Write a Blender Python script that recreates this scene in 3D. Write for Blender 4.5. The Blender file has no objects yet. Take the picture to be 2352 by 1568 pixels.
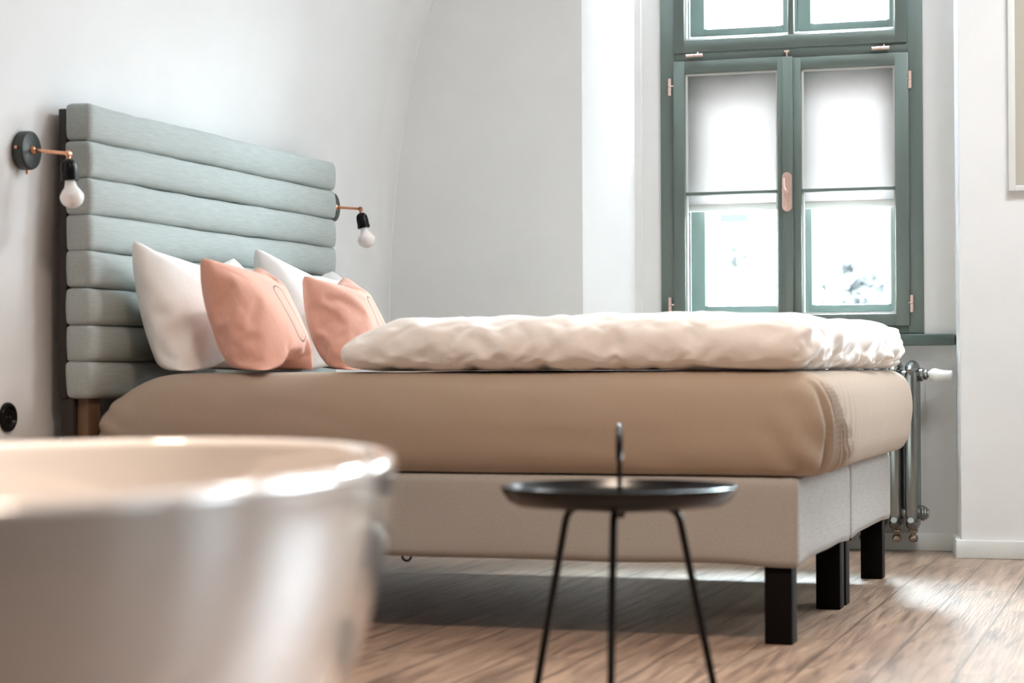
import bpy, bmesh, math, random
from mathutils import Vector, Matrix, noise

S = bpy.context.scene
COL = S.collection
PI = math.pi
random.seed(7)
WORLD = {}            # world position of every object we link


# ------------------------------------------------------------------ helpers
def link(name, me, mat=None, parent=None, origin=None):
    """link a mesh written in world coordinates; shift it into its parent's space"""
    o = bpy.data.objects.new(name, me)
    COL.objects.link(o)
    base = WORLD[parent.name] if parent else Vector((0, 0, 0))
    if parent:
        o.parent = parent
        me.transform(Matrix.Translation(-base))
    elif origin is not None:
        me.transform(Matrix.Translation(-Vector(origin)))
        o.location = origin
        base = Vector(origin)
    WORLD[o.name] = base.copy()
    if mat:
        me.materials.append(mat)
    return o


def tag(o, label, cat, group=None):
    o['label'] = label
    o['category'] = cat
    if group:
        o['group'] = group
    return o


def thing(name, label, cat, loc, group=None):
    o = bpy.data.objects.new(name, None)
    o.empty_display_size = .05
    COL.objects.link(o)
    o.location = loc
    WORLD[o.name] = Vector(loc)
    return tag(o, label, cat, group)


def structure(o):
    o['kind'] = 'structure'
    return o


class MB:
    def __init__(self):
        self.bm = bmesh.new()

    def box(self, x0, x1, y0, y1, z0, z1, bev=0, seg=2):
        r = bmesh.ops.create_cube(self.bm, size=1)
        for v in r['verts']:
            v.co = Vector(((x0 + x1) / 2 + v.co.x * (x1 - x0), (y0 + y1) / 2 + v.co.y * (y1 - y0),
                           (z0 + z1) / 2 + v.co.z * (z1 - z0)))
        if bev:
            es = set()
            for v in r['verts']:
                es.update(v.link_edges)
            bmesh.ops.bevel(self.bm, geom=list(es), offset=bev, segments=seg, profile=.5, affect='EDGES')
        return self

    def prism(self, pts, z0, z1):
        """pts: plan polygon, counter clockwise"""
        lo = [self.bm.verts.new((x, y, z0)) for x, y in pts]
        hi = [self.bm.verts.new((x, y, z1)) for x, y in pts]
        n = len(pts)
        self.bm.faces.new(hi)
        self.bm.faces.new(lo[::-1])
        for i in range(n):
            self.bm.faces.new((lo[i], lo[(i + 1) % n], hi[(i + 1) % n], hi[i]))
        return self

    def tube(self, pts, r, seg=16, cap=True):
        pts = [Vector(p) for p in pts]
        rad = r if isinstance(r, (list, tuple)) else [r] * len(pts)
        rings = []
        up = None
        for i, p in enumerate(pts):
            if i == 0:
                t = pts[1] - p
            elif i == len(pts) - 1:
                t = p - pts[i - 1]
            else:
                t = (pts[i + 1] - p).normalized() + (p - pts[i - 1]).normalized()
            t.normalize()
            if up is None:
                up = Vector((0, 0, 1)) if abs(t.z) < .9 else Vector((1, 0, 0))
            a = t.cross(up).normalized()
            b = a.cross(t).normalized()
            up = b
            rings.append([self.bm.verts.new(p + (a * math.cos(2 * PI * k / seg) + b * math.sin(2 * PI * k / seg)) * rad[i])
                          for k in range(seg)])
        for q, w in zip(rings, rings[1:]):
            for k in range(seg):
                self.bm.faces.new((q[k], q[(k + 1) % seg], w[(k + 1) % seg], w[k]))
        if cap:
            self.bm.faces.new(rings[0][::-1])
            self.bm.faces.new(rings[-1])
        return self

    def lathe(self, prof, base, axis, seg=40, closed=False):
        """prof: (radius, distance along axis) from the start point base"""
        axis = Vector(axis).normalized()
        base = Vector(base)
        a = axis.orthogonal().normalized()
        b = axis.cross(a)
        rings = []
        for r, h in prof:
            c = base + axis * h
            if r < 1e-6:
                rings.append([self.bm.verts.new(c)])
            else:
                rings.append([self.bm.verts.new(c + (a * math.cos(2 * PI * k / seg) + b * math.sin(2 * PI * k / seg)) * r)
                              for k in range(seg)])
        pairs = list(zip(rings, rings[1:]))
        if closed:
            pairs.append((rings[-1], rings[0]))
        for q, w in pairs:
            if len(q) == 1 and len(w) == 1:
                continue
            for k in range(seg):
                k2 = (k + 1) % seg
                if len(q) == 1:
                    self.bm.faces.new((q[0], w[k2], w[k]))
                elif len(w) == 1:
                    self.bm.faces.new((q[k], q[k2], w[0]))
                else:
                    self.bm.faces.new((q[k], q[k2], w[k2], w[k]))
        return self

    def ring(self, c, u, v, R, r, seg=48, s2=14):
        c, u, v = Vector(c), Vector(u).normalized(), Vector(v).normalized()
        n = u.cross(v)
        rr = []
        for i in range(seg):
            a = 2 * PI * i / seg
            d = u * math.cos(a) + v * math.sin(a)
            rr.append([self.bm.verts.new(c + d * R + (d * math.cos(2 * PI * k / s2) + n * math.sin(2 * PI * k / s2)) * r)
                       for k in range(s2)])
        for i in range(seg):
            for k in range(s2):
                self.bm.faces.new((rr[i][k], rr[(i + 1) % seg][k], rr[(i + 1) % seg][(k + 1) % s2], rr[i][(k + 1) % s2]))
        return self

    def grid(self, rows, close_u=False):
        """rows of points -> quads"""
        vs = [[self.bm.verts.new(p) for p in row] for row in rows]
        n = len(vs[0])
        for a, b in zip(vs, vs[1:]):
            for i in range(n if close_u else n - 1):
                j = (i + 1) % n
                self.bm.faces.new((a[i], a[j], b[j], b[i]))
        return vs

    def build(self, name, mat, parent=None, smooth=True, angle=40, origin=None):
        bmesh.ops.recalc_face_normals(self.bm, faces=self.bm.faces)
        if smooth:
            for f in self.bm.faces:
                f.smooth = True
            ca = math.radians(angle)
            for e in self.bm.edges:
                e.smooth = not (len(e.link_faces) == 2 and e.calc_face_angle(0) > ca)
        me = bpy.data.meshes.new(name)
        self.bm.to_mesh(me)
        self.bm.free()
        return link(name, me, mat, parent, origin)


def rbox_bm(lx, ly, lz, r, nx, ny, nz):
    """rounded box with an even quad grid"""
    bm = bmesh.new()
    V = {}

    def vert(i, j, k):
        key = (i, j, k)
        if key not in V:
            p = Vector(((i / nx - .5) * lx, (j / ny - .5) * ly, (k / nz - .5) * lz))
            q = Vector((max(-lx / 2 + r, min(lx / 2 - r, p.x)), max(-ly / 2 + r, min(ly / 2 - r, p.y)),
                        max(-lz / 2 + r, min(lz / 2 - r, p.z))))
            d = p - q
            if d.length > 1e-9:
                p = q + d.normalized() * r
            V[key] = bm.verts.new(p)
        return V[key]

    def quad(a, b, c, d):
        bm.faces.new([vert(*a), vert(*b), vert(*c), vert(*d)])
    for i in range(nx):
        for j in range(ny):
            quad((i, j, nz), (i + 1, j, nz), (i + 1, j + 1, nz), (i, j + 1, nz))
            quad((i, j + 1, 0), (i + 1, j + 1, 0), (i + 1, j, 0), (i, j, 0))
        for k in range(nz):
            quad((i, 0, k), (i + 1, 0, k), (i + 1, 0, k + 1), (i, 0, k + 1))
            quad((i, ny, k + 1), (i + 1, ny, k + 1), (i + 1, ny, k), (i, ny, k))
    for j in range(ny):
        for k in range(nz):
            quad((0, j, k + 1), (0, j + 1, k + 1), (0, j + 1, k), (0, j, k))
            quad((nx, j, k), (nx, j + 1, k), (nx, j + 1, k + 1), (nx, j, k + 1))
    return bm


def smoothstep(a, b, x):
    t = max(0, min(1, (x - a) / (b - a)))
    return t * t * (3 - 2 * t)


# ------------------------------------------------------------------ materials
def mat(name, color, rough=.6, metal=0, spec=.5, coat=0, sheen=0):
    m = bpy.data.materials.new(name)
    m.use_nodes = True
    b = m.node_tree.nodes['Principled BSDF']
    b.inputs['Base Color'].default_value = (*color, 1)
    b.inputs['Roughness'].default_value = rough
    b.inputs['Metallic'].default_value = metal
    b.inputs['Specular IOR Level'].default_value = spec
    b.inputs['Coat Weight'].default_value = coat
    b.inputs['Coat Roughness'].default_value = .03
    b.inputs['Sheen Weight'].default_value = sheen
    return m


def nodes(m):
    return m.node_tree.nodes, m.node_tree.links, m.node_tree.nodes['Principled BSDF']


def noise_node(m, scale, stretch=(1, 1, 1), detail=4, coord='Object', rough=.55):
    n, l, b = nodes(m)
    tc = n.new('ShaderNodeTexCoord')
    mp = n.new('ShaderNodeMapping')
    mp.inputs['Scale'].default_value = stretch
    t = n.new('ShaderNodeTexNoise')
    t.inputs['Scale'].default_value = scale
    t.inputs['Detail'].default_value = detail
    t.inputs['Roughness'].default_value = rough
    l.new(tc.outputs[coord], mp.inputs['Vector'])
    l.new(mp.outputs[0], t.inputs['Vector'])
    return t


def add_bump(m, sock, strength, dist=.002):
    n, l, b = nodes(m)
    bp = n.new('ShaderNodeBump')
    bp.inputs['Strength'].default_value = strength
    bp.inputs['Distance'].default_value = dist
    l.new(sock, bp.inputs['Height'])
    if b.inputs['Normal'].is_linked:
        l.new(b.inputs['Normal'].links[0].from_socket, bp.inputs['Normal'])
    l.new(bp.outputs[0], b.inputs['Normal'])


def ramp_color(m, sock, c0, c1, p0=.3, p1=.7):
    n, l, b = nodes(m)
    r = n.new('ShaderNodeValToRGB')
    r.color_ramp.elements[0].position = p0
    r.color_ramp.elements[1].position = p1
    r.color_ramp.elements[0].color = (*c0, 1)
    r.color_ramp.elements[1].color = (*c1, 1)
    l.new(sock, r.inputs[0])
    l.new(r.outputs[0], b.inputs['Base Color'])
    return r


def shade(c, k):
    return tuple(x * k for x in c)


def fabric(name, c, weave=900, var=.10, wr=0, axis='X', sheen=.1):
    m = mat(name, c, .9, spec=.2, sheen=sheen)
    st = {'X': (1, .06, .6), 'Y': (.6, .05, 1), 'Z': (1, 1, .08)}[axis]
    t = noise_node(m, 260, st, 3)
    ramp_color(m, t.outputs[0], shade(c, 1 - var), shade(c, 1 + var), .3, .7)
    t2 = noise_node(m, weave, (1, 1, 1), 2)
    add_bump(m, t2.outputs[0], .25, .001)
    if wr:
        t3 = noise_node(m, 7, (1, 1, 1), 5, rough=.6)
        add_bump(m, t3.outputs[0], wr, .02)
    return m


M = {}
M['plaster'] = mat('white_plaster', (.80, .775, .755), .85, spec=.2)
t = noise_node(M['plaster'], 3.5, detail=6)
ramp_color(M['plaster'], t.outputs[0], (.79, .785, .78), (.825, .82, .815))
t = noise_node(M['plaster'], 120, detail=4)
add_bump(M['plaster'], t.outputs[0], .12, .002)
t = noise_node(M['plaster'], 2.2, detail=2)
add_bump(M['plaster'], t.outputs[0], .25, .01)
M['dim'] = mat('brown_wall_paint', (.17, .135, .11), .7)
M['skirting'] = mat('skirting_paint', (.78, .79, .77), .4)
M['head'] = fabric('headboard_linen', (.41, .445, .43), var=.09, axis='Y')
M['sheet'] = fabric('taupe_sheet', (.385, .305, .24), var=.025, wr=.10, axis='X', sheen=.05)
M['base'] = fabric('base_upholstery', (.355, .335, .308), var=.10, axis='X')
M['cotton'] = fabric('white_cotton', (.88, .85, .825), var=.012, wr=.22, sheen=.05)
M['paint'] = mat('green_window_paint', (.12, .15, .135), .38)
t = noise_node(M['paint'], 40, (1, 1, .3), 5)
add_bump(M['paint'], t.outputs[0], .1, .002)
M['copper'] = mat('copper', (.72, .36, .22), .28, 1)
M['pink_metal'] = mat('rose_hardware', (.80, .58, .50), .35, .6)
M['black'] = mat('black_lacquer', (.006, .006, .006), .24, spec=.2)
M['blackwood'] = mat('black_stained_wood', (.005, .004, .004), .5, spec=.08)
M['dark_plate'] = mat('charcoal_metal', (.03, .037, .035), .4)
M['bulb'] = mat('frosted_bulb_glass', (.88, .87, .86), .12, spec=.5)
M['bulb'].node_tree.nodes['Principled BSDF'].inputs['Subsurface Weight'].default_value = .3
M['porcelain'] = mat('tub_enamel', (.62, .61, .60), .14, coat=1)
M['iron'] = mat('radiator_grey_metal', (.33, .345, .335), .27, .9)
M['ironpink'] = mat('brass_foot', (.45, .36, .31), .25, 1)
M['porcelain'].node_tree.nodes['Principled BSDF'].inputs['Coat IOR'].default_value = 1.75
M['plastic'] = mat('white_plastic', (.88, .88, .87), .3)
M['darkwood'] = mat('dark_board', (.03, .02, .016), .6)
M['wood'] = mat('raw_wood', (.16, .085, .045), .6)
M['sill'] = mat('sill_paint', (.085, .115, .105), .25)
M['mat_board'] = mat('picture_print', (.46, .42, .35), .7)
M['frame_white'] = mat('picture_frame_paint', (.74, .74, .71), .4)
M['facade'] = mat('pale_render', (.86, .85, .84), .9)
M['facade_dark'] = mat('facade_window', (.005, .005, .005), .6, spec=.05)
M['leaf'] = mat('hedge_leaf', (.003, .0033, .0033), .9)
M['paving'] = mat('courtyard_paving', (.4, .4, .39), .9)
M['rail'] = mat('blind_rail', (.62, .55, .52), .5)

# pink cushion with an embroidered capsule outline
pk = (.72, .40, .315)
M['pink'] = fabric('pink_cotton', pk, var=.05, wr=.15)
n, l, b = nodes(M['pink'])
tc = n.new('ShaderNodeTexCoord')
sx = n.new('ShaderNodeSeparateXYZ')
l.new(tc.outputs['Object'], sx.inputs[0])


def mth(op, a, bb=None):
    k = n.new('ShaderNodeMath')
    k.operation = op
    for i, v in enumerate((a, bb)):
        if v is None:
            continue
        if isinstance(v, (int, float)):
            k.inputs[i].default_value = v
        else:
            l.new(v, k.inputs[i])
    return k.outputs[0]


yy = mth('MAXIMUM', mth('SUBTRACT', mth('ABSOLUTE', mth('SUBTRACT', sx.outputs[1], -.005)), .065), 0)
xx = mth('SUBTRACT', sx.outputs[0], .0)
dist = mth('SQRT', mth('ADD', mth('MULTIPLY', xx, xx), mth('MULTIPLY', yy, yy)))
line = mth('LESS_THAN', mth('ABSOLUTE', mth('SUBTRACT', dist, .024)), .0022)
line = mth('MULTIPLY', line, mth('GREATER_THAN', sx.outputs[2], 0))
mix = n.new('ShaderNodeMix')
mix.data_type = 'RGBA'
l.new(line, mix.inputs[0])
l.new(b.inputs['Base Color'].links[0].from_socket, mix.inputs[6])
mix.inputs[7].default_value = (.11, .10, .11, 1)
l.new(mix.outputs[2], b.inputs['Base Color'])

# translucent blind
m = bpy.data.materials.new('blind_fabric')
m.use_nodes = True
n, l, b = nodes(m)
tr = n.new('ShaderNodeBsdfTranslucent')
tr.inputs[0].default_value = (.42, .385, .38, 1)
df = n.new('ShaderNodeBsdfDiffuse')
df.inputs[0].default_value = (.82, .78, .77, 1)
mx = n.new('ShaderNodeMixShader')
mx.inputs[0].default_value = .5
l.new(tr.outputs[0], mx.inputs[1])
l.new(df.outputs[0], mx.inputs[2])
l.new(mx.outputs[0], n['Material Output'].inputs[0])
M['blind'] = m

# window glass
m = bpy.data.materials.new('window_glass')
m.use_nodes = True
n, l, b = nodes(m)
tp = n.new('ShaderNodeBsdfTransparent')
tp.inputs[0].default_value = (.97, .985, .98, 1)
gl = n.new('ShaderNodeBsdfGlossy')
gl.inputs['Roughness'].default_value = .02
fr = n.new('ShaderNodeFresnel')
fr.inputs[0].default_value = 1.35
mx = n.new('ShaderNodeMixShader')
l.new(fr.outputs[0], mx.inputs[0])
l.new(tp.outputs[0], mx.inputs[1])
l.new(gl.outputs[0], mx.inputs[2])
l.new(mx.outputs[0], n['Material Output'].inputs[0])
M['glass'] = m

# wooden plank floor: boards run along world Y
m = mat('plank_floor', (.36, .23, .155), .4)
n, l, b = nodes(m)
tc = n.new('ShaderNodeTexCoord')
sp = n.new('ShaderNodeSeparateXYZ')
l.new(tc.outputs['Object'], sp.inputs[0])
cb = n.new('ShaderNodeCombineXYZ')
ax = n.new('ShaderNodeMath'); ax.operation = 'SUBTRACT'; ax.inputs[1].default_value = .073 - .177 * 40
ay = n.new('ShaderNodeMath'); ay.operation = 'SUBTRACT'; ay.inputs[1].default_value = 1.44 - 1.28 * 10
l.new(sp.outputs[0], ax.inputs[0])
l.new(sp.outputs[1], ay.inputs[0])
l.new(ay.outputs[0], cb.inputs[0])
l.new(ax.outputs[0], cb.inputs[1])
br = n.new('ShaderNodeTexBrick')
br.offset = .41
br.inputs['Scale'].default_value = 1
br.inputs['Brick Width'].default_value = 1.28
br.inputs['Row Height'].default_value = .177
br.inputs['Mortar Size'].default_value = .0022
br.inputs['Mortar Smooth'].default_value = .3
br.inputs['Color1'].default_value = (.0, .0, .0, 1)
br.inputs['Color2'].default_value = (1, 1, 1, 1)
br.inputs['Mortar'].default_value = (.5, .5, .5, 1)
l.new(cb.outputs[0], br.inputs['Vector'])
# grain: shift the pattern per plank
sh = n.new('ShaderNodeVectorMath'); sh.operation = 'SCALE'; sh.inputs['Scale'].default_value = 7
l.new(br.outputs['Color'], sh.inputs[0])
va = n.new('ShaderNodeVectorMath'); va.operation = 'ADD'
l.new(tc.outputs['Object'], va.inputs[0])
l.new(sh.outputs[0], va.inputs[1])


def grain(scale, st, det, dis=0):
    mp = n.new('ShaderNodeMapping')
    mp.inputs['Scale'].default_value = st
    t = n.new('ShaderNodeTexNoise')
    t.inputs['Scale'].default_value = scale
    t.inputs['Detail'].default_value = det
    t.inputs['Distortion'].default_value = dis
    l.new(va.outputs[0], mp.inputs[0])
    l.new(mp.outputs[0], t.inputs['Vector'])
    return t


g1 = grain(5, (7, .55, 1), 6, .6)
g2 = grain(30, (5, .22, 1), 5)
cr = n.new('ShaderNodeValToRGB')
cr.color_ramp.elements[0].position = .30
cr.color_ramp.elements[1].position = .68
cr.color_ramp.elements[0].color = (.145, .098, .072, 1)
cr.color_ramp.elements[1].color = (.38, .27, .196, 1)
e = cr.color_ramp.elements.new(.48)
e.color = (.28, .194, .14, 1)
l.new(g1.outputs[0], cr.inputs[0])
m2 = n.new('ShaderNodeMix'); m2.data_type = 'RGBA'; m2.blend_type = 'OVERLAY'; m2.inputs[0].default_value = .55
l.new(cr.outputs[0], m2.inputs[6])
l.new(g2.outputs[0], m2.inputs[7])
m3 = n.new('ShaderNodeMix'); m3.data_type = 'RGBA'
l.new(br.outputs['Fac'], m3.inputs[0])
l.new(m2.outputs[2], m3.inputs[6])
m3.inputs[7].default_value = (.06, .042, .03, 1)
l.new(m3.outputs[2], b.inputs['Base Color'])
rr = n.new('ShaderNodeMapRange')
rr.inputs['To Min'].default_value = .26
rr.inputs['To Max'].default_value = .46
l.new(g2.outputs[0], rr.inputs[0])
l.new(rr.outputs[0], b.inputs['Roughness'])
b.inputs['Specular IOR Level'].default_value = .5
add_bump(m, g2.outputs[0], .5, .005)
inv = n.new('ShaderNodeMath'); inv.operation = 'SUBTRACT'; inv.inputs[0].default_value = 1
l.new(br.outputs['Fac'], inv.inputs[1])
add_bump(m, inv.outputs[0], .5, .002)
M['floor'] = m


# ------------------------------------------------------------------ cloth shapes (settled with the cloth solver)
def bag(w, h, nx, ny, t, seed):
    bm = bmesh.new()
    V = {}
    for s in (1, -1):
        for j in range(ny + 1):
            for i in range(nx + 1):
                edge = i in (0, nx) or j in (0, ny)
                if s == -1 and edge:
                    V[s, i, j] = V[1, i, j]
                    continue
                x, y = (i / nx - .5) * w, (j / ny - .5) * h
                z = 0 if edge else s * t * (1 + .5 * noise.noise(Vector((x * 9 + seed, y * 9, s))))
                V[s, i, j] = bm.verts.new((x, y, z))
        for j in range(ny):
            for i in range(nx):
                f = [V[s, i, j], V[s, i + 1, j], V[s, i + 1, j + 1], V[s, i, j + 1]]
                bm.faces.new(f if s == 1 else f[::-1])
    return bm


def duvet_bm(lx, ly, lz, seed, head=.20):
    bm = rbox_bm(lx, ly, lz, lz * .47, 92, 60, 12)
    for v in bm.verts:
        c = v.co
        q = c + Vector((seed, 0, 0))
        up = smoothstep(-lz / 2, lz / 2, c.z)
        fr = noise.noise(Vector((q.x * 2.2, q.y * 1.5, 0)))
        c.z += up * (.012 * fr + .006 * noise.noise(q * 6))
        # the head end lies thinner and rounder
        k = smoothstep(-lx / 2, -lx / 2 + head, c.x)
        c.z = -lz / 2 + (c.z + lz / 2) * (.60 + .40 * k)
        c.y += .010 * noise.noise(Vector((q.x * 3.1, 3, seed))) - .006
        c.x += .014 * noise.noise(Vector((q.y * 4, c.z * 9, seed + 4)))
    return bm


def sim_objects():
    out = {}
    spec = []

    def add(key, bm, pressure, shrink, bend, pin=None, shrink_end=None, x_end=0, tension=15):
        me = bpy.data.meshes.new(key)
        bm.to_mesh(me)
        bm.free()
        o = bpy.data.objects.new(key, me)
        COL.objects.link(o)
        if pin:
            g = o.vertex_groups.new(name='pin')
            e = o.vertex_groups.new(name='end')
            for v in me.vertices:
                g.add([v.index], pin(v.co), 'REPLACE')
                e.add([v.index], smoothstep(x_end - .10, x_end + .02, v.co.x), 'REPLACE')
        md = o.modifiers.new('cloth', 'CLOTH')
        c = md.settings
        c.quality = 6
        c.mass = .3
        c.tension_stiffness = c.compression_stiffness = tension
        c.shear_stiffness = 5
        c.bending_stiffness = bend
        c.tension_damping = c.compression_damping = c.shear_damping = 5
        c.air_damping = 2
        c.use_pressure = True
        c.uniform_pressure_force = pressure
        c.shrink_min = shrink
        c.effector_weights.gravity = 0
        md.collision_settings.use_collision = False
        if pin:
            c.vertex_group_mass = 'pin'
            c.pin_stiffness = 1
            if shrink_end is not None:
                c.vertex_group_shrink = 'end'
                c.shrink_max = shrink_end
        md.point_cache.frame_start = 1
        md.point_cache.frame_end = 26
        spec.append((key, o))

    add('white_a', bag(.80, .50, 48, 32, .01, 1), 1.8, 0, .5)
    add('white_b', bag(.78, .50, 48, 32, .01, 13), 1.8, 0, .5)
    add('pink_a', bag(.43, .43, 38, 38, .01, 5), 3.0, -.02, .3)
    add('pink_b', bag(.43, .43, 38, 38, .01, 23), 3.0, -.02, .3)
    add('duvet_a', duvet_bm(1.28, .86, .138, 0), .6, -.035, .3, lambda c: .15 - .06 * smoothstep(.5, .6, c.x), -.42, .58)
    add('duvet_b', duvet_bm(1.30, .84, .138, 9), .6, -.035, .3, lambda c: .15 - .06 * smoothstep(.5, .6, c.x), -.42, .58)
    S.frame_start, S.frame_end = 1, 26
    for f in range(1, 27):
        S.frame_set(f)
    dg = bpy.context.evaluated_depsgraph_get()
    for key, o in spec:
        me = bpy.data.meshes.new_from_object(o.evaluated_get(dg))
        out[key] = me
    for key, o in spec:
        old = o.data
        bpy.data.objects.remove(o)
        bpy.data.meshes.remove(old)
    S.frame_set(1)
    for me in out.values():
        for p in me.polygons:
            p.use_smooth = True
    return out


CL = sim_objects()


def soft(o, lv=1):
    s = o.modifiers.new('smooth', 'SUBSURF')
    s.levels = lv
    s.render_levels = lv
    return o


# ------------------------------------------------------------------ the room
YB, YW = 2.5585, 2.839       # end wall face, face of the wall in the window niche
XL, XR, YF, ZC = -2.15, 5.6, -7.6, 3.4
structure(MB().box(XL - .5, XR + .3, YF - .3, 3.15, -.12, 0).build('floor', M['floor'], smooth=False))

# headboard side: a wall that curves over into the barrel vault
prof = [(0, -2.15), (.5, -2.15), (.95, -2.15), (1.13, -2.144), (1.306, -2.132), (1.48, -2.116), (1.654, -2.09), (1.83, -2.061),
        (2.0, -2.023), (2.17, -1.961), (2.35, -1.875), (2.55, -1.74), (2.75, -1.55), (2.95, -1.27), (3.12, -.92), (3.26, -.45),
        (3.35, .15), (3.38, .8)]


def cr_spline(P, k=6):
    out = []
    for i in range(len(P) - 1):
        p0, p1, p2, p3 = P[max(i - 1, 0)], P[i], P[i + 1], P[min(i + 2, len(P) - 1)]
        for s in range(k):
            t = s / k
            out.append(tuple(.5 * (2 * b + (c - a) * t + (2 * a - 5 * b + 4 * c - d) * t * t + (3 * b - a - 3 * c + d) * t ** 3)
                             for a, b, c, d in zip(p0, p1, p2, p3)))
    out.append(P[-1])
    return out


fine = cr_spline(prof)
mb = MB()
rows = []
R = .07
for i, (z, x) in enumerate(fine):
    a, c = fine[max(i - 1, 0)], fine[min(i + 1, len(fine) - 1)]
    tz, tx = c[0] - a[0], c[1] - a[1]
    L = math.hypot(tz, tx)
    nx, nz = tz / L, -tx / L            # normal into the room
    row = [(x, YF, z), (x, -3, z), (x, 0, z), (x, YB - R, z)]
    for k in range(1, 13):
        th = PI / 2 * k / 12
        o = R * (1 - math.cos(th))
        row.append((x + nx * o, YB - R + R * math.sin(th), z + nz * o))
    rows.append(row)
mb.grid(rows)
# back skin, so the wall has thickness
wl = mb.build('wall_left', M['plaster'], angle=80)
structure(wl)
sol = wl.modifiers.new('thick', 'SOLIDIFY')
sol.thickness = .18
sol.offset = -1 if wl.data.polygons[0].normal.x > 0 else 1
structure(MB().box(.8, XR + .3, YF, 3.15, 3.38, 3.56).build('ceiling', M['plaster'], smooth=False))

# end wall with the splayed niche and further windows outside the frame
mb = MB()
mb.prism([(-2.5, YB), (-1.28, YB), (-1.138, YW - .014), (-1.111, YW - .014), (-1.111, YW), (-1.033, YW), (-1.033, 3.1), (-2.5, 3.1)], 0, 3.7)
mb.prism([(.114, YW), (.158, YB), (1.30, YB), (1.38, 3.1), (-.004, 3.1), (-.004, YW)], 0, 3.7)
mb.box(-1.034, -.003, YW, 3.1, 0, .80)
mb.box(-1.034, -.003, YW, 3.1, 2.449, 3.7)
for x0, x1 in ((1.30, 2.70), (3.85, 5.25)):
    mb.box(x0 - .0, x1, YB + .1, 3.1, 0, .85)
    mb.box(x0 - .0, x1, YB + .1, 3.1, 2.8, 3.7)
mb.box(2.70, 3.85, YB, 3.1, 0, 3.7)
mb.box(5.25, XR + .3, YB, 3.1, 0, 3.7)
structure(mb.build('wall_back', M['plaster'], smooth=False))
mb = MB()
mb.box(XR, XR + .2, YF, .65, 0, 3.7).box(XR, XR + .2, 2.35, 3.1, 0, 3.7).box(XR, XR + .2, .65, 2.35, 0, .8).box(XR, XR + .2, .65, 2.35, 2.8, 3.7)
structure(mb.build('wall_right', M['dim'], smooth=False))
# added unseen panels behind the area lamps keep the sky out of the openings
structure(MB().box(1.2, 5.3, 3.10, 3.13, 0, 3.7).build('sky_blocker_end', M['skirting'], smooth=False))
structure(MB().box(XR + .2, XR + .23, .55, 2.45, 0, 3.7).build('sky_blocker_right', M['skirting'], smooth=False))
structure(MB().box(XL - .5, XR + .3, YF - .2, YF, 0, 3.7).build('wall_front', M['dim'], smooth=False))

# added dark blocker out of view, keeps light off the headboard end
structure(MB().box(-2.3, -1.47, YF, -1.55, 0, 3.3).build('light_blocker', M['dim'], smooth=False))

# skirting boards
bh = .066
structure(MB().box(-1.14, .114, YW - .016, YW - .001, 0, bh, .003).build('baseboard_niche', M['skirting']))
structure(MB().prism([(.098, YW - .016), (.140, YB - .0145), (.1565, YB - .001), (.113, YW - .002)], 0, bh).build('baseboard_reveal', M['skirting'], smooth=False))
structure(MB().box(.1405, 1.29, YB - .016, YB - .001, 0, bh, .003).build('baseboard_back', M['skirting']))
structure(MB().box(-2.10, -1.29, YB - .016, YB - .001, 0, bh, .003).build('baseboard_corner', M['skirting']))

# ------------------------------------------------------------------ the window
win = thing('window_1', 'tall dark green double window with two lower casements', 'window', (-.52, YW, .829))
structure(win)
FX0, FX1, FZ0, FZ1 = -1.033, -.004, .829, 2.45
f0 = YW - .012


def bar(mb_, x0, x1, z0, z1, y0, y1, bev=.004):
    return mb_.box(x0, x1, y0, y1, z0, z1, bev)


mb = MB()
bar(mb, FX0, -.975, FZ0, FZ1, f0, YW + .05)
bar(mb, -.062, FX1, FZ0, FZ1, f0, YW + .05)
bar(mb, -.976, -.061, FZ0, .86, f0 + .001, YW + .05)
bar(mb, -.976, -.061, 1.905, 1.950, f0 + .001, YW + .05)
bar(mb, -.976, -.061, 2.41, FZ1, f0 + .001, YW + .05)
mb.build('frame', M['paint'], win)
s0, s1 = f0 - .016, YW + .035


def sash(x0, x1, z0, z1, gx0, gx1, gz0, gz1, name='sash', muntins=()):
    mb = MB()
    bar(mb, x0, gx0, z0, z1, s0, s1, .005)
    bar(mb, gx1, x1, z0, z1, s0, s1, .005)
    bar(mb, gx0 - .004, gx1 + .004, z0, gz0, s0 + .0006, s1, .005)
    bar(mb, gx0 - .004, gx1 + .004, gz1, z1, s0 + .0006, s1, .005)
    so = mb.build(name, M['paint'], win)
    mp = MB()
    # pale glazing bead round the glass
    w = .007
    mp.box(gx0, gx0 + w, s0 + .016, s0 + .03, gz0, gz1).box(gx1 - w, gx1, s0 + .016, s0 + .03, gz0, gz1)
    mp.box(gx0 + w, gx1 - w, s0 + .016, s0 + .03, gz0, gz0 + w).box(gx0 + w, gx1 - w, s0 + .016, s0 + .03, gz1 - w, gz1)
    mp.build('glazing_bead', M['skirting'], so, smooth=False)
    mg = MB()
    mg.box(gx0 + .001, gx1 - .001, s0 + .031, s0 + .035, gz0 + .001, gz1 - .001)
    mg.build('glass_pane', M['glass'], so, smooth=False)
    for mx0, mx1, mz0, mz1 in muntins:
        MB().box(mx0, mx1, s0 + .004, s0 + .028, mz0, mz1, .003).build('muntin', M['paint'], so)
    return so


sl = sash(-.977, -.522, .857, 1.912, -.930, -.562, .906, 1.861, muntins=[(-.930, -.562, 1.380, 1.393)])
sr = sash(-.503, -.055, .857, 1.906, -.468, -.108, .906, 1.858, muntins=[(-.468, -.108, 1.380, 1.393)])
su = sash(-.977, -.058, 1.943, 2.425, -.930, -.107, 1.996, 2.37, muntins=[(-.519, -.496, 1.996, 2.37)])
MB().box(-.540, -.499, s0 - .014, s0 + .002, .865, 1.908, .005).build('meeting_stile', M['paint'], win)


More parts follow.
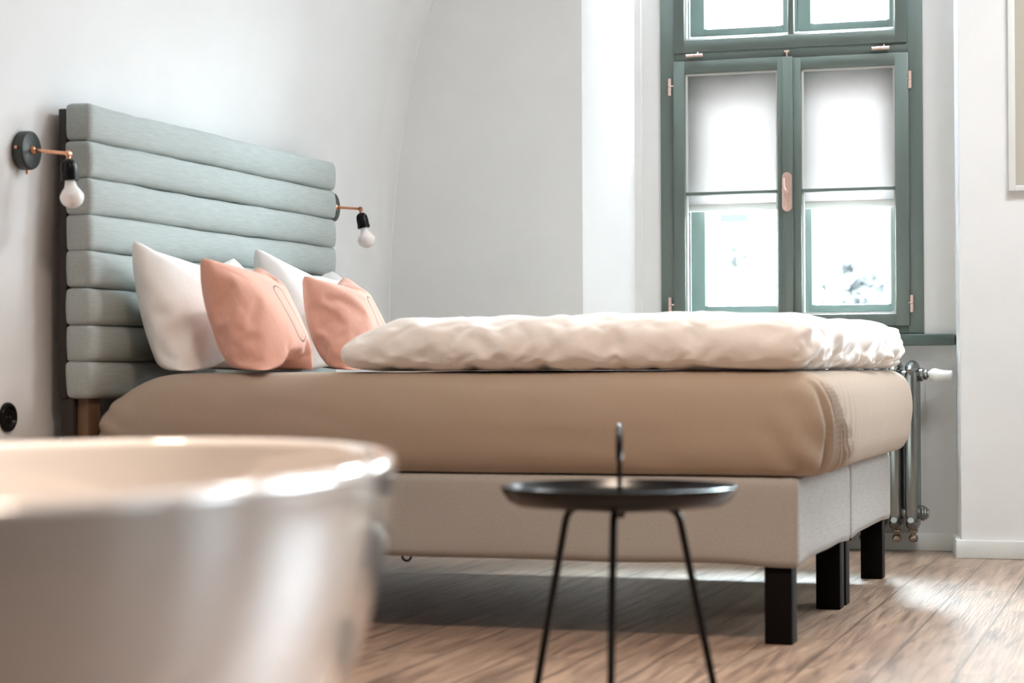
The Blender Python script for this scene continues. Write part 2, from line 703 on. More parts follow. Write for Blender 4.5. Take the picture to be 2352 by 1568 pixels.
def hinge(x, z, horiz=False):
    mb = MB()
    if horiz:
        mb.tube([(x - .033, s0 - .004, z), (x - .001, s0 - .004, z)], .0062).tube([(x + .001, s0 - .004, z), (x + .033, s0 - .004, z)], .0062)
        mb.tube([(x + .012, s0 - .004, z), (x + .012, s0 + .004, z + .014)], .003)
    else:
        mb.tube([(x, s0 - .004, z - .033), (x, s0 - .004, z - .001)], .0062).tube([(x, s0 - .004, z + .001), (x, s0 - .004, z + .033)], .0062)
        mb.tube([(x, s0 - .004, z + .004), (x + (.013 if x < -.5 else -.013), s0 + .004, z + .004)], .003)
    mb.build('hinge', M['pink_metal'], win)


hinge(-.990, 1.811); hinge(-.992, .945); hinge(-.049, 1.798); hinge(-.047, .942)
hinge(-.889, 1.931, True); hinge(-.159, 1.924, True)
mb = MB()
mb.box(-.532, -.512, s0 - .006, s0 + .012, 1.926, 1.934, .002).box(-.5245, -.5195, s0 - .006, s0 + .012, 1.909, 1.928, .001)
mb.build('top_catch', M['pink_metal'], win)
hz = 1.381
mb = MB()
pts = []
for sgn in (1, -1):
    for k in range(9):
        a = PI * k / 8
        pts.append((-.521 + .0185 * math.cos(a) * sgn, hz + sgn * (.058 + .0185 * math.sin(a))))
lo = [mb.bm.verts.new((x, s0 - .025, z)) for x, z in pts]
hi = [mb.bm.verts.new((x, s0 - .014, z)) for x, z in pts]
mb.bm.faces.new(lo); mb.bm.faces.new(hi[::-1])
for i in range(len(pts)):
    j = (i + 1) % len(pts)
    mb.bm.faces.new((lo[i], hi[i], hi[j], lo[j]))
ho = mb.build('handle', M['pink_metal'], win)
mb = MB()
mb.tube([(-.521, s0 - .024, hz + .0), (-.521, s0 - .052, hz + .0)], .008)
mb.tube([(-.521, s0 - .050, hz + .004), (-.526, s0 - .052, hz + .006), (-.5285, s0 - .052, hz + .03), (-.5285, s0 - .050, hz + .052)], [.008, .008, .007, .006])
mb.tube([(-.5285, s0 - .051, hz + .01), (-.5285, s0 - .051, hz - .06)], [.007, .006])
mb.build('lever', M['pink_metal'], ho)

# outer casements of the double window
OY0, OY1 = 2.995, 3.04
mb = MB()
bar(mb, -1.04, -.955, .80, 2.46, OY0 + .01, 3.07); bar(mb, -.098, 0.0, .80, 2.46, OY0 + .01, 3.07)
bar(mb, -.96, -.09, .80, .917, OY0 + .01, 3.07); bar(mb, -.96, -.09, 1.87, 2.03, OY0 + .01, 3.07); bar(mb, -.96, -.09, 2.39, 2.46, OY0 + .01, 3.07)
mb.build('outer_frame', M['paint'], win)


def outer(x0, x1, z0, z1, w=.058, wb=.03):
    mb = MB()
    bar(mb, x0, x0 + w, z0, z1, OY0, OY1)
    bar(mb, x1 - w, x1, z0, z1, OY0, OY1)
    bar(mb, x0 + w - .003, x1 - w + .003, z0, z0 + wb, OY0 + .001, OY1)
    bar(mb, x0 + w - .003, x1 - w + .003, z1 - w, z1, OY0 + .001, OY1)
    so = mb.build('outer_sash', M['paint'], win)
    MB().box(x0 + w - .001, x0 + w + .009, OY0 + .002, OY0 + .02, z0 + wb, z1 - w).box(x1 - w - .009, x1 - w + .001, OY0 + .002, OY0 + .02, z0 + wb, z1 - w).build('glazing_bead', M['skirting'], so, smooth=False)
    MB().box(x0 + w, x1 - w, OY0 + .022, OY0 + .026, z0 + wb, z1 - w).build('glass_pane', M['glass'], so, smooth=False)


outer(-.949, -.512, .918, 1.865)
outer(-.510, -.100, .918, 1.865, .050)
outer(-.949, -.512, 2.035, 2.40)
outer(-.510, -.100, 2.035, 2.40, .050)
# white lining of the cavity between inner and outer casements
mb = MB()
mb.box(-1.034, -.968, YW + .051, OY0 + .012, .80, 2.46).box(-.075, -.003, YW + .051, OY0 + .012, .80, 2.46)
mb.box(-.968, -.075, YW + .051, OY0 + .012, .80, .880)
structure(mb.build('trim_1', M['skirting'], smooth=False))

# roller blinds between the casements, half lowered
for x0, x1, lab in ((-.945, -.552, 'translucent white roller blind half lowered in the left window casement'),
                    (-.478, -.094, 'translucent white roller blind half lowered in the right window casement')):
    rb = thing('roller_blind', lab, 'blind', ((x0 + x1) / 2, 2.915, 1.325), 'roller blinds in the window')
    MB().box(x0, x1, 2.9145, 2.9160, 1.345, 1.885).build('fabric', M['blind'], rb, smooth=False)
    MB().box(x0, x1, 2.905, 2.922, 1.322, 1.350, .004).build('bottom_rail', M['rail'], rb)
    MB().tube([(x0, 2.925, 1.895), (x1, 2.925, 1.895)], .020).build('roller', M['plastic'], rb)

# sill
mb = MB()
mb.box(-1.15, .1135, YW - .055, YW + .02, .781, .826, .006)
structure(mb.build('window_sill', M['sill']))

# ------------------------------------------------------------------ outside
structure(MB().box(-40, 30, 3.15, 40, -1.3, -1.2).build('courtyard_ground', M['paving'], smooth=False))
bld = thing('building', 'pale rendered building across the courtyard seen through the window', 'building', (-6, 17, -1.2))
MB().box(-12, 4.5, 17, 20, -1.2, 5.4).build('facade', M['facade'], bld, smooth=False)
MB().box(-3.80, -3.46, 16.93, 17.05, 2.26, 2.48).build('window_opening', M['facade_dark'], bld, smooth=False)


def leaf_clump(name, c, rad, n_, label, cat, trunk=True, seed=1):
    rnd = random.Random(seed)
    root = thing(name, label, cat, (c[0], c[1], -1.2))
    mb = MB()
    for i in range(n_):
        d = Vector((rnd.gauss(0, 1), rnd.gauss(0, 1), rnd.gauss(0, 1))).normalized() * (rnd.random() ** .4)
        p = Vector((c[0] + d.x * rad[0], c[1] + d.y * rad[1], c[2] + d.z * rad[2]))
        u = Vector((rnd.gauss(0, 1), rnd.gauss(0, 1), rnd.gauss(0, 1))).normalized()
        w = u.orthogonal().normalized()
        s = rnd.uniform(.06, .13)
        q = [p + u * s, p + w * s * .5, p - u * s, p - w * s * .5]
        h = u.cross(w) * .012
        a = [mb.bm.verts.new(v) for v in (q[0], q[1] + h, q[2], q[3] + h)]
        mb.bm.faces.new(a)
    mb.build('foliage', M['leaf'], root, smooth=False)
    MB().tube([(c[0], c[1], -1.2), (c[0] + .05, c[1], c[2] * .5), (c[0], c[1], c[2])], [.09, .06, .03]).build('trunk', M['wood'], root)


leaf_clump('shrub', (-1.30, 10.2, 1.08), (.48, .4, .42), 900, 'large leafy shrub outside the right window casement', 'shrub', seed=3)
leaf_clump('tree', (-2.45, 11.5, 1.62), (.10, .12, .11), 45, 'small leafy branch top outside the left window casement', 'tree', seed=5)

# ------------------------------------------------------------------ radiator
rad = thing('radiator', 'dark grey column radiator under the window behind the bed', 'radiator', (-.5, 2.72, .05))
PX = [-.036 - .062 * k for k in range(15)]
for x in PX:
    mb = MB()
    for yy_ in (2.665, 2.72, 2.775):
        mb.tube([(x, yy_, .125), (x, yy_, .15), (x, yy_, .66), (x, yy_, .682)], [.019, .0235, .0235, .019], 14)
    mb.tube([(x, 2.635, .682), (x, 2.66, .697), (x, 2.72, .702), (x, 2.78, .697), (x, 2.805, .682)], [.012, .022, .0245, .022, .012], 14)
    mb.tube([(x, 2.635, .128), (x, 2.66, .113), (x, 2.72, .108), (x, 2.78, .113), (x, 2.805, .128)], [.012, .022, .0245, .022, .012], 14)
    mb.tube([(x - .031, 2.72, .668), (x + .031, 2.72, .668)], .021).tube([(x - .031, 2.72, .150), (x + .031, 2.72, .150)], .021)
    so = mb.build('section', M['iron'], rad)
    mb = MB()
    mb.lathe([(0, .0), (.011, 0), (.018, -.006), (.018, -.014), (.010, -.018), (.009, -.022), (.0165, -.030), (.0185, -.038), (.014, -.050), (0, -.054)], (x, 2.72, .092), (0, 0, 1), 20)
    mb.build('foot_knob', M['ironpink'], so)
mb = MB()
mb.lathe([(0, 0), (.026, 0), (.029, .005), (.029, .012), (.024, .016), (.024, .022), (.016, .026), (.016, .030), (0, .03)], (-.008, 2.72, .150), (1, 0, 0), 24)
mb.build('end_plug', M['iron'], rad)
mb = MB()
mb.lathe([(0, 0), (.024, 0), (.026, .006), (.026, .014), (.018, .020), (.020, .024), (.020, .030), (.012, .034), (.012, .042), (0, .042)], (-.012, 2.72, .671), (1, 0, 0), 24)
mb.build('valve', M['iron'], rad)
mb = MB()
mb.lathe([(0, .0), (.018, 0), (.021, .004), (.0255, .012), (.0275, .018), (.0275, .024), (.026, .028), (.024, .034), (.0205, .052), (.0195, .062), (.019, .082), (.017, .085), (0, .085)], (.027, 2.72, .668), (1, 0, 0), 28)
mb.build('thermostat_head', M['plastic'], rad)

# ------------------------------------------------------------------ picture on the right
pic = thing('picture', 'white framed picture hanging on the wall right of the window', 'picture', (.66, YB, 1.338))
mb = MB()
mb.box(.337, .362, YB - .03, YB - .002, 1.338, 2.34, .003).box(.96, .985, YB - .03, YB - .002, 1.338, 2.34, .003)
mb.box(.361, .961, YB - .029, YB - .002, 1.338, 1.358, .003).box(.361, .961, YB - .029, YB - .002, 2.315, 2.34, .003)
mb.build('picture_frame', M['frame_white'], pic)
MB().box(.36, .962, YB - .018, YB - .004, 1.352, 2.32).build('picture_print', M['mat_board'], pic, smooth=False)

# ------------------------------------------------------------------ headboard
hb = thing('headboard', 'grey green upholstered headboard with eight horizontal padded channels', 'headboard', (-2.05, .9, 0))
Z0, Z1 = .6215, 1.453
ch = (Z1 - Z0) / 8
for i in range(8):
    bm = rbox_bm(.078, 1.80, ch + .002, .013, 10, 130, 14)
    zc = Z0 + ch * (i + .5)
    for v in bm.verts:
        c = v.co
        fy = 1 - (abs(c.y) / .9) ** 8
        fz = max(0, 1 - (abs(c.z) / (ch / 2)) ** 2)
        c.x += (.025 * fz ** .5 - .010) * (.35 + .65 * max(0, fy)) * (1 if c.x > 0 else 0)
        c.y += (.006 * fz ** .6 - .003) * (1 if c.y > 0 else -1) * smoothstep(.86, .9, abs(c.y))
        sag = .0035 * noise.noise(Vector((0, c.y * 2.6, i * 3.7))) + .0022 * noise.noise(Vector((0, c.y * 8, i * 5.1)))
        pu = (abs(c.z) / (ch / 2)) ** 3
        c.z += sag
        c.x += pu * .004 * noise.noise(Vector((i, c.y * 14, c.z * 20)))
        c.y += .006 * noise.noise(Vector((i * 2.3, c.x * 20, c.z * 14)))
        c.x += -2.000 - .039
        c.y += .90
        c.z += zc
    mb = MB()
    mb.bm.free()
    mb.bm = bm
    mb.build('channel_panel', M['head'], hb, angle=180)
MB().box(-2.100, -2.076, .004, 1.796, Z0 - .0, Z1 - .012, .003).build('back_board', M['darkwood'], hb)
for y0 in (.012, 1.70):
    MB().box(-2.098, -2.058, y0, y0 + .09, 0, Z0 + .03, .003).build('leg', M['darkwood'], hb)
    MB().box(-2.057, -2.022, y0 + .02, y0 + .09, 0.02, Z0 + .02, .003).build('bracket', M['wood'], hb)

# ------------------------------------------------------------------ bed bases
BW = .8965


def make_base(y0, label, ring):
    root = thing('bed_base', label, 'bed base', (-1.0, y0 + BW / 2, 0), 'upholstered bed bases')
    bm = rbox_bm(1.985, BW, .222, .014, 100, 44, 10)
    for v in bm.verts:
        c = v.co
        q = Vector((c.x * 4, c.y * 4 + y0 * 9, c.z * 6))
        if c.z < -.08:
            c.z += .0035 * noise.noise(q) - .006 * smoothstep(.80, .95, c.x) * smoothstep(.25, .42, abs(c.y))
        if c.y < -.40:
            c.y += .003 * noise.noise(q * 1.3)
        c.x += -.9925 + .0; c.y += y0 + BW / 2; c.z += .201 + .1095
    mb = MB(); mb.bm.free(); mb.bm = bm
    bo = mb.build('upholstery', M['base'], root, angle=180)
    for yy_ in (y0 + .006, y0 + BW - .006):
        MB().tube([(-.006, yy_, .205), (-.005, yy_, .30), (-.006, yy_, .416)], .0022, 8).build('piping', M['base'], bo)
    for x0 in (-.090, -1.96):
        for ya in (y0 + .017, y0 + BW - .017 - .071):
            MB().box(x0, x0 + .071, ya, ya + .071, 0, .205, .003).build('leg', M['blackwood'], root)
    if ring:
        mb = MB().ring((-1.062, y0 + .03, .199), (1, 0, 0), (0, 0, 1), .0125, .003)
        mb.build('hook', M['black'], root)
    return root


make_base(0, 'beige upholstered bed base with black legs nearest the side table', True)
make_base(.9025, 'beige upholstered bed base with black legs nearest the window', False)

# ------------------------------------------------------------------ mattress in its fitted sheet
X0, X1, Y0, Y1 = -1.992, .080, -.025, 1.812
RC = .085


def perim(d):
    """rounded rectangle inset by d: list of (x, y, nx, ny)"""
    r = max(RC - d, .004)
    x0, x1, y0, y1 = X0 + d, X1 - d, Y0 + d, Y1 - d
    pts = []
    if x1 - x0 < 2 * r or y1 - y0 < 2 * r:
        r = min(x1 - x0, y1 - y0) / 2 * .98
    NX, NY, NC = 150, 210, 20

    def seg(ax, ay, bx, by, nx, ny, k):
        for i in range(k):
            t = i / k
            pts.append((ax + (bx - ax) * t, ay + (by - ay) * t, nx, ny))

    def arc(cx, cy, a0):
        for i in range(NC):
            a = a0 + PI / 2 * i / NC
            pts.append((cx + r * math.cos(a), cy + r * math.sin(a), math.cos(a), math.sin(a)))
    seg(x0 + r, y0, x1 - r, y0, 0, -1, NX)
    arc(x1 - r, y0 + r, -PI / 2)
    seg(x1, y0 + r, x1, y0 + r + .36, 1, 0, 170)
    seg(x1, y0 + r + .36, x1, y1 - r, 1, 0, NY - 100)
    arc(x1 - r, y1 - r, 0)
    seg(x1 - r, y1, x0 + r, y1, 0, 1, NX)
    arc(x0 + r, y1 - r, PI / 2)
    seg(x0, y1 - r, x0, y0 + r, -1, 0, 60)
    arc(x0 + r, y0 + r, PI)
    return pts


profile = [(.10, .424), (.075, .424), (.055, .4255), (.042, .430), (.030, .440), (.020, .456), (.012, .476), (.007, .5), (.003, .53), (0, .56), (.001, .59),
           (.004, .615), (.009, .636), (.018, .656), (.030, .670), (.046, .681), (.066, .688), (.095, .691), (.15, .692), (.3, .692), (.5, .692), (.7, .692), (.85, .692), (.905, .692)]
profile = cr_spline([(z, d) for d, z in profile], 2)
rows = []
for z, d in profile:
    row = []
    env = smoothstep(.69, .60, z) * (.35 + .65 * smoothstep(.62, .46, z)) if d < .1 else 0
    for x, y, nx, ny in perim(d):
        off = 0
        zz = z
        if nx > .3 and d < .13:
            # gathered pleats beside the near corner on the foot side
            tt = max(0, min(1.1, (.69 - z) / .26))
            yy_ = y
            sy = (y + .02) / (.15 + .36 * tt) + .05 * noise.noise(Vector((y * 6, z * 7, 3)))
            w = smoothstep(.04, .18, sy) * (1 - smoothstep(.60, 1.2, sy))
            ph = 2 * PI * (sy * 6.6 + .35 * noise.noise(Vector((sy * 2.1, 4, 1))))
            fold = math.sin(ph)
            fold = -abs(fold) ** 1.3 if fold < 0 else .45 * fold
            off += env * w * .040 * fold
            w2 = math.exp(-((yy_ - .36) / .16) ** 2)
            off += env * w2 * .0030 * math.sin(yy_ * 95 + 3 * noise.noise(Vector((y * 5, z * 4, 7))))
            off += -.010 * math.exp(-((y - .20) / .16) ** 2) * env
            # soft dent between the two sleeping halves
            off += .004 * noise.noise(Vector((y * 3, z * 6, 11)))
        if nx < -.3 or (ny < -.3 and x < -1.75):
            k = smoothstep(-1.78, -1.96, x)
            ph = (y * 60 if nx < -.9 else x * 75) + z * 70
            off += k * .004 * math.sin(ph + 2 * noise.noise(Vector((x * 6, y * 6, z * 8)))) * (1 if d < .13 else 0)
        if ny < -.3 and d < .13:
            off += .006 * noise.noise(Vector((x * 2.1, 1, z * 5))) + .0022 * noise.noise(Vector((x * 5, 5, z * 22 + x * 3)))
            off += .006 * math.exp(-((x - .02) / .10) ** 2) * env * math.sin(x * 60 + z * 40)
        # the head end and its corners pull down
        kh = smoothstep(-1.70, -1.995, x)
        zz -= kh * kh * .085 * smoothstep(.45, .69, z) * (1 - .55 * smoothstep(0.1, 1.0, y))
        zz += (.004 * noise.noise(Vector((x * 2, y * 2, 5)))) * smoothstep(.6, .69, z)
        if ny < -.3:
            zz += smoothstep(.45, .425, z) * .004 * noise.noise(Vector((x * 3, 0, 3)))
        row.append((x + nx * off, y + ny * off, zz))
    rows.append(row)
mb = MB()
vs = mb.grid(rows, close_u=True)
mb.bm.faces.new(vs[0][::-1])
mb.bm.faces.new(vs[-1])
mo = mb.build('mattress', M['sheet'], angle=180, origin=(-.95, .9, .424))
tag(mo, 'thick mattress in a taupe fitted sheet with gathered corner', 'mattress')


# ------------------------------------------------------------------ duvets, pillows, cushions
def squash(o):
    """the filling gives way where the pillow meets the mattress and the headboard"""
    mw = o.matrix_world.copy()
    inv_ = mw.inverted()
    for v in o.data.vertices:
        p = mw @ v.co
        d = (p.z - .700) / .022
        p.z = .698 + .022 * (math.log1p(math.exp(d)) if d < 20 else d)
        xm = -1.972
        if p.x < xm + .05:
            p.x = xm + .05 * math.exp((p.x - xm - .05) / .05)
        v.co = inv_ @ p


def place_cloth(name, key, m_, label, cat, loc, rx=None, group=None):
    me = CL[key]
    o = bpy.data.objects.new(name, me)
    COL.objects.link(o)
    me.materials.clear()
    me.materials.append(m_)
    if rx is not None:
        o.matrix_world = Matrix.Translation(loc) @ rx.to_4x4()
        squash(o)
    else:
        o.location = loc
    if cat == 'duvet':
        xe = max(v.co.x for v in me.vertices)
        for v in me.vertices:
            k = smoothstep(xe - .13, xe - .02, v.co.x)
            if k > 0:
                q = (v.co + Vector(loc)) * 21
                v.co.x += k * .020 * (abs(noise.noise(q)) * 2 - .45)
                v.co.z += k * (.010 * noise.noise(q * .8 + Vector((5, 1, 2))) if v.co.z > -.05 else .008 * abs(noise.noise(q * 1.3)))
        for v in me.vertices:
            v.co.z = max(v.co.z, .6945 - loc[2])
    tag(o, label, cat, group)
    soft(o)
    return o


place_cloth('duvet', 'duvet_a', M['cotton'], 'puffy white duvet along the front edge of the mattress', 'duvet', (-.612, .440, .697 + .072), group='white duvets')
place_cloth('duvet', 'duvet_b', M['cotton'], 'white duvet on the window side of the mattress behind the other', 'duvet', (-.600, 1.345, .697 + .070), group='white duvets')


def lean(tilt, yaw, roll=0):
    """local x -> world y (width), local y -> up, local z -> toward the foot (+x); tilt back, yaw about z, roll in its plane"""
    B = Matrix(((0, 0, 1), (1, 0, 0), (0, 1, 0)))
    return Matrix.Rotation(yaw, 3, 'Z') @ Matrix.Rotation(-tilt, 3, 'Y') @ B @ Matrix.Rotation(roll, 3, 'Z')


R_ = math.radians
place_cloth('pillow', 'white_a', M['cotton'], 'large white pillow against the headboard at the near side of the bed', 'pillow', (-1.845, .445, .838), lean(R_(19), R_(3), R_(-1)), 'white pillows')
place_cloth('pillow', 'white_b', M['cotton'], 'large white pillow against the headboard at the window side of the bed', 'pillow', (-1.850, 1.265, .847), lean(R_(19), R_(4), R_(-3)), 'white pillows')
place_cloth('cushion', 'pink_a', M['pink'], 'pink cushion with outlined capsule motif in front of the near white pillow', 'cushion', (-1.565, .180, .820), lean(R_(25), R_(3), R_(-2)), 'pink cushions')
place_cloth('cushion', 'pink_b', M['pink'], 'pink cushion partly hidden by the duvet in front of the far white pillow', 'cushion', (-1.56, .865, .808), lean(R_(25), R_(3), R_(1)), 'pink cushions')


# ------------------------------------------------------------------ wall lamps
def sconce(y, zc, tip, s0_, s1_, bulb_c, wallx, label):
    root = thing('wall_lamp', label, 'wall lamp', (wallx, y, zc), 'wall lamps by the headboard')
    mb = MB()
    mb.lathe([(0, 0), (.053, 0), (.054, .003), (.054, .026), (.052, .031), (.049, .033), (0, .033)], (wallx + .001, y, zc), (1, 0, 0), 48)
    mb.build('backplate', M['dark_plate'], root)
    x0 = wallx + .033
    mb = MB()
    mb.lathe([(0, 0), (.012, 0), (.012, .006), (.009, .010), (.006, .012), (0, .012)], (x0, y, zc), (1, 0, 0), 24)
    mb.tube([(x0 + .008, y, zc), tip], .0052)
    mb.build('arm', M['copper'], root)
    tip = Vector(tip); s0_ = Vector(s0_); s1_ = Vector(s1_); bulb_c = Vector(bulb_c)
    ax_ = (s1_ - s0_).normalized()
    mb = MB()
    mb.lathe([(0, -.010), (.007, -.009), (.0095, 0), (.007, .009), (0, .010)], tip, (0, 1, 0), 20)
    mb.tube([tip + Vector((0, -.013, 0)), tip + Vector((0, .013, 0))], .004)
    mb.tube([tip, s0_ + ax_ * .004], .0058)
    mb.build('joint', M['copper'], root)
    Ls = (s1_ - s0_).length
    mb = MB()
    mb.lathe([(0, 0), (.008, .0), (.014, .003), (.019, .009), (.0215, .018), (.0225, .03), (.0225, Ls - .012), (.0235, Ls - .011), (.0235, Ls - .001), (.022, Ls), (0, Ls)], s0_, ax_, 36)
    so = mb.build('lamp_socket', M['black'], root)
    mb = MB()
    d = (bulb_c - s1_).length
    r = .0335
    mb.lathe([(0, -.004), (.014, -.004), (.0145, .006), (.018, .018), (.0255, d * .62), (.031, d * .85), (r, d), (r * .94, d + r * .34), (r * .77, d + r * .64), (r * .5, d + r * .87), (r * .2, d + r * .98), (0, d + r)],
             s1_, (bulb_c - s1_), 40)
    mb.build('bulb', M['bulb'], so)
    MB().tube([(wallx + .018, y, zc - .052), (wallx + .018, y, zc - .066)], .0045).build('switch', M['copper'], root)
    MB().tube([(wallx + .018, y - .052, zc + .004), (wallx + .018, y - .061, zc + .004)], .0045).build('screw', M['copper'], root)


sconce(-.142, 1.309, (-1.985, -.142, 1.296), (-1.984, -.142, 1.281), (-1.980, -.142, 1.221), (-1.974, -.142, 1.178), -2.131,
       'black wall lamp with copper arm and bare bulb left of the headboard')
sconce(2.03, 1.309, (-1.995, 2.03, 1.300), (-1.9925, 2.03, 1.285), (-1.981, 2.03, 1.228), (-1.971, 2.03, 1.186), -2.131,
       'black wall lamp with copper arm and bare bulb right of the headboard')

ou = thing('power_outlet', 'round black wall socket low on the wall left of the bed', 'socket', (XL, -.189, .573))
MB().lathe([(0, 0), (.041, 0), (.041, .006), (.038, .010), (.030, .011), (.024, .004), (0, .003)], (XL + .001, -.189, .573), (1, 0, 0), 40).build('cover', M['black'], ou)
MB().tube([(XL + .002, -.199, .573), (XL + .0055, -.199, .573)], .0035).tube([(XL + .002, -.179, .573), (XL + .0055, -.179, .573)], .0035).build('contact', M['dark_plate'], ou)

# ------------------------------------------------------------------ side table
TX, TY = -.100, -1.380
tb = thing('side_table', 'round black metal tray table with loop handle before the bed', 'side table', (TX, TY, 0))
MB().lathe([(0, .446), (.17, .446), (.190, .448), (.206, .456), (.217, .468), (.2215, .477), (.2235, .4795), (.2265, .4785), (.2265, .476), (.221, .466), (.211, .452), (.194, .443), (.17, .441), (0, .441)],
           (TX, TY, 0), (0, 0, 1), 96).build('tray', M['black'], tb)
rt = Vector((.953, .304, 0)); fwv = Vector((-.304, .953, 0))
for ang in (-98.2, 21.8, 141.8):
    d = rt * math.cos(R_(ang)) + fwv * math.sin(R_(ang))
    c = Vector((TX, TY, 0))
    P = []
    P.append(c + d * .01 + Vector((0, 0, .434)))
    bend = c + d * .122 + Vector((0, 0, .434))
    foot = c + d * .216 + Vector((0, 0, .006))
    a = (P[0] - bend).normalized(); e = (foot - bend).normalized()
    P.append(bend + a * .035)
    for k in range(1, 8):
        t = k / 8
        P.append((bend + a * .03) * (1 - t) ** 2 + bend * 2 * t * (1 - t) + (bend + e * .03) * t * t)
    P.append(bend + e * .035)
    P.append(foot)
    MB().tube(P, .0072, 14).build('leg', M['black'], tb)
mb = MB()
hd = (fwv * math.cos(R_(7)) + rt * math.sin(R_(7)))
mb.tube([(TX, TY, .43), (TX, TY, .523)], .0048)
mb.ring(Vector((TX, TY, .5575)), hd, (0, 0, 1), .034, .0048)
mb.lathe([(0, .418), (.009, .418), (.012, .424), (.012, .441), (0, .441)], (TX, TY, 0), (0, 0, 1), 6)
mb.build('handle', M['black'], tb)

# ------------------------------------------------------------------ bathtub
TC = Vector((-.33, -3.20, 0)); TH = R_(10)
tub = thing('bathtub', 'white freestanding oval bathtub in the left foreground', 'bathtub', TC)
la = Vector((-math.sin(TH), math.cos(TH), 0)); wa = Vector((math.cos(TH), math.sin(TH), 0))


def ov(din, z, seg=128):
    a, bb = .852 - din * 1.15, .420 - din
    return [TC + la * (a * math.cos(2 * PI * k / seg)) + wa * (bb * math.sin(2 * PI * k / seg)) + Vector((0, 0, z)) for k in range(seg)]


outp = [(.260, 0.0), (.245, .004), (.215, .04), (.180, .09), (.145, .15), (.112, .21), (.083, .27), (.060, .325), (.041, .375), (.027, .42), (.016, .465), (.008, .51), (.003, .55), (.001, .578),
        (.0, .588), (.0015, .5945), (.005, .5985), (.010, .600), (.016, .5995), (.0205, .597)]
inp = [(.0205, .597), (.0235, .592), (.025, .584), (.028, .55), (.035, .48), (.047, .40), (.066, .32), (.095, .24), (.135, .18), (.19, .145), (.26, .132), (.33, .129), (.39, .128)]
sm = cr_spline(outp, 3)
mb = MB()
vs = mb.grid([ov(*p) for p in sm], close_u=True)
mb.bm.faces.new(vs[0])
mb.build('shell', M['porcelain'], tub, angle=60)
mb = MB()
vs = mb.grid([ov(*p) for p in cr_spline(inp, 3)], close_u=True)
mb.bm.faces.new(vs[-1])
mb.build('basin', M['porcelain'], tub, angle=60)

# ------------------------------------------------------------------ light
W = bpy.data.worlds.new('sky')
S.world = W
W.use_nodes = True
n = W.node_tree.nodes
l = W.node_tree.links
bg = n['Background']
tc = n.new('ShaderNodeTexCoord')
sep = n.new('ShaderNodeSeparateXYZ')
l.new(tc.outputs['Generated'], sep.inputs[0])
rp = n.new('ShaderNodeValToRGB')
rp.color_ramp.elements[0].position = .10
rp.color_ramp.elements[0].color = (.016, .0165, .017, 1)
rp.color_ramp.elements[1].position = .42
rp.color_ramp.elements[1].color = (.80, .94, 1.03, 1)
l.new(sep.outputs[2], rp.inputs[0])
l.new(rp.outputs[0], bg.inputs[0])
bg.inputs[1].default_value = 130.0


def area(name, loc, rot, sx_, sy_, e, c):
    L = bpy.data.lights.new(name, 'AREA')
    L.shape = 'RECTANGLE'
    L.size, L.size_y = sx_, sy_
    L.energy = e
    L.color = c
    o = bpy.data.objects.new(name, L)
    COL.objects.link(o)
    o.location = loc
    o.rotation_euler = rot
    return o


# area lamps stand in for daylight at two unseen end wall windows
SKY = (.82, .94, 1.02)
area('daylight_fill', (2.02, 3.05, 1.82), (-PI / 2, 0, 0), 1.3, 1.9, 60, SKY)
area('daylight_fill', (4.55, 3.05, 1.82), (-PI / 2, 0, 0), 1.3, 1.9, 36, SKY)
# added side fill at an invented opening in the right hand wall
area('daylight_fill', (XR + .15, 1.50, 1.80), (0, PI / 2, 0), 1.9, 1.6, 8, SKY)
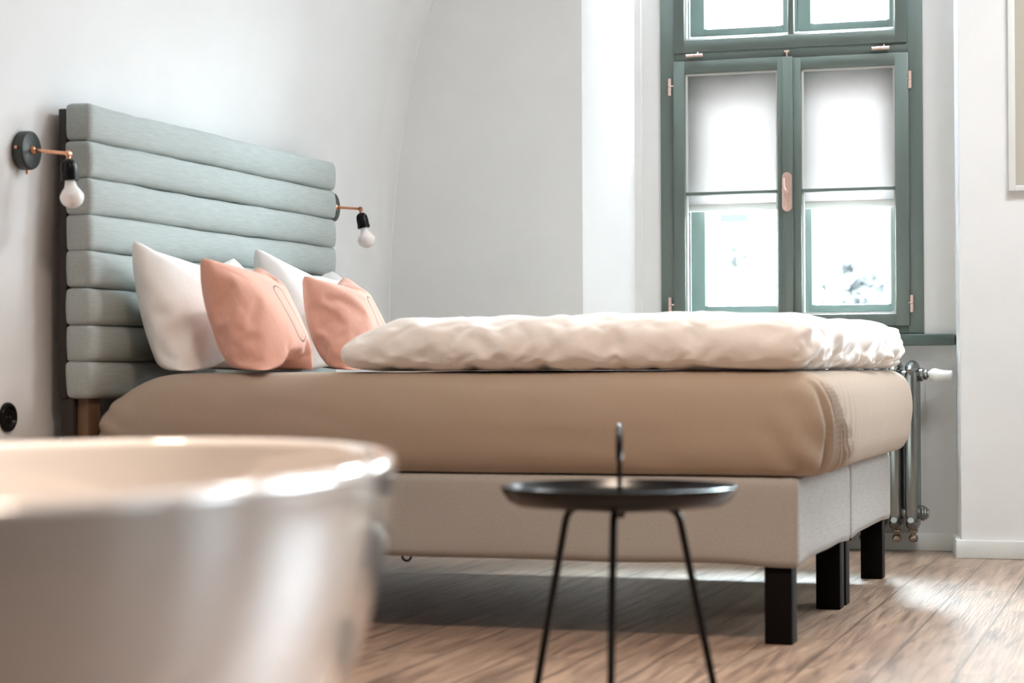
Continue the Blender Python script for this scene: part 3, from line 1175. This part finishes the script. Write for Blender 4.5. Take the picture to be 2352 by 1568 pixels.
# added unseen warm fill over the passage, lifts the bed front
lp = area('ceiling_fill', (.2, -2.1, 2.95), (0, 0, 0), .6, .6, 31, (1, .81, .66))
lp.data.spread = R_(125)
lp = area('ceiling_fill', (-.35, -3.1, 2.8), (0, 0, 0), .5, .5, 4.2, (1, .70, .50))  # unseen warm lamp placed over the bath to light the basin
lp.data.spread = R_(46)
lp = area('ceiling_fill', (1.0, 1.0, 3.0), (0, 0, 0), .7, .7, 24, (.96, .98, 1))  # added neutral fill from above to brighten the end wall
# guides the sampling of the sky through the visible window
pt = area('window_portal', (-.52, 3.12, 1.63), (-PI / 2, 0, 0), 1.05, 1.65, 1, (1, 1, 1))
pt.data.cycles.is_portal = True

sun = bpy.data.lights.new('sun', 'SUN')
sun.energy = 10
sun.angle = .009
sun.color = (1, .96, .9)
so = bpy.data.objects.new('sun', sun)
COL.objects.link(so)
az, el = R_(50), R_(43)
dirv = Vector((math.sin(az) * math.cos(el), -math.cos(az) * math.cos(el), -math.sin(el)))
so.rotation_euler = dirv.to_track_quat('-Z', 'Y').to_euler()

# ------------------------------------------------------------------ camera
yaw, pitch, roll = -.3089, .0127, -.0041
c_, s_ = math.cos(yaw), math.sin(yaw)
fw = Vector((s_, c_, 0)); rt_ = Vector((c_, -s_, 0)); up = Vector((0, 0, 1))
F = fw * math.cos(pitch) + up * math.sin(pitch)
U = up * math.cos(pitch) - fw * math.sin(pitch)
R2 = rt_ * math.cos(roll) + U * math.sin(roll)
U2 = U * math.cos(roll) - rt_ * math.sin(roll)
cam = bpy.data.cameras.new('camera')
cam.sensor_fit = 'HORIZONTAL'
cam.sensor_width = 36
cam.lens = 4759.9 * 36 / 2352
cam.clip_start = .05
cam.dof.use_dof = True
cam.dof.focus_distance = 7.0
cam.dof.aperture_fstop = 2.8
co = bpy.data.objects.new('camera', cam)
COL.objects.link(co)
mtx = Matrix.Identity(4)
for i in range(3):
    mtx[i][0], mtx[i][1], mtx[i][2] = R2[i], U2[i], -F[i]
mtx[0][3], mtx[1][3], mtx[2][3] = .9025, -5.1883, .7029
co.matrix_world = mtx
S.camera = co

S.view_settings.view_transform = 'Standard'
S.view_settings.look = 'None'
S.view_settings.gamma = 1
S.view_settings.exposure = 1.28
S.cycles.use_denoising = True
S.cycles.max_bounces = 12
S.cycles.diffuse_bounces = 7
S.cycles.transparent_max_bounces = 16
S.cycles.sample_clamp_indirect = 8
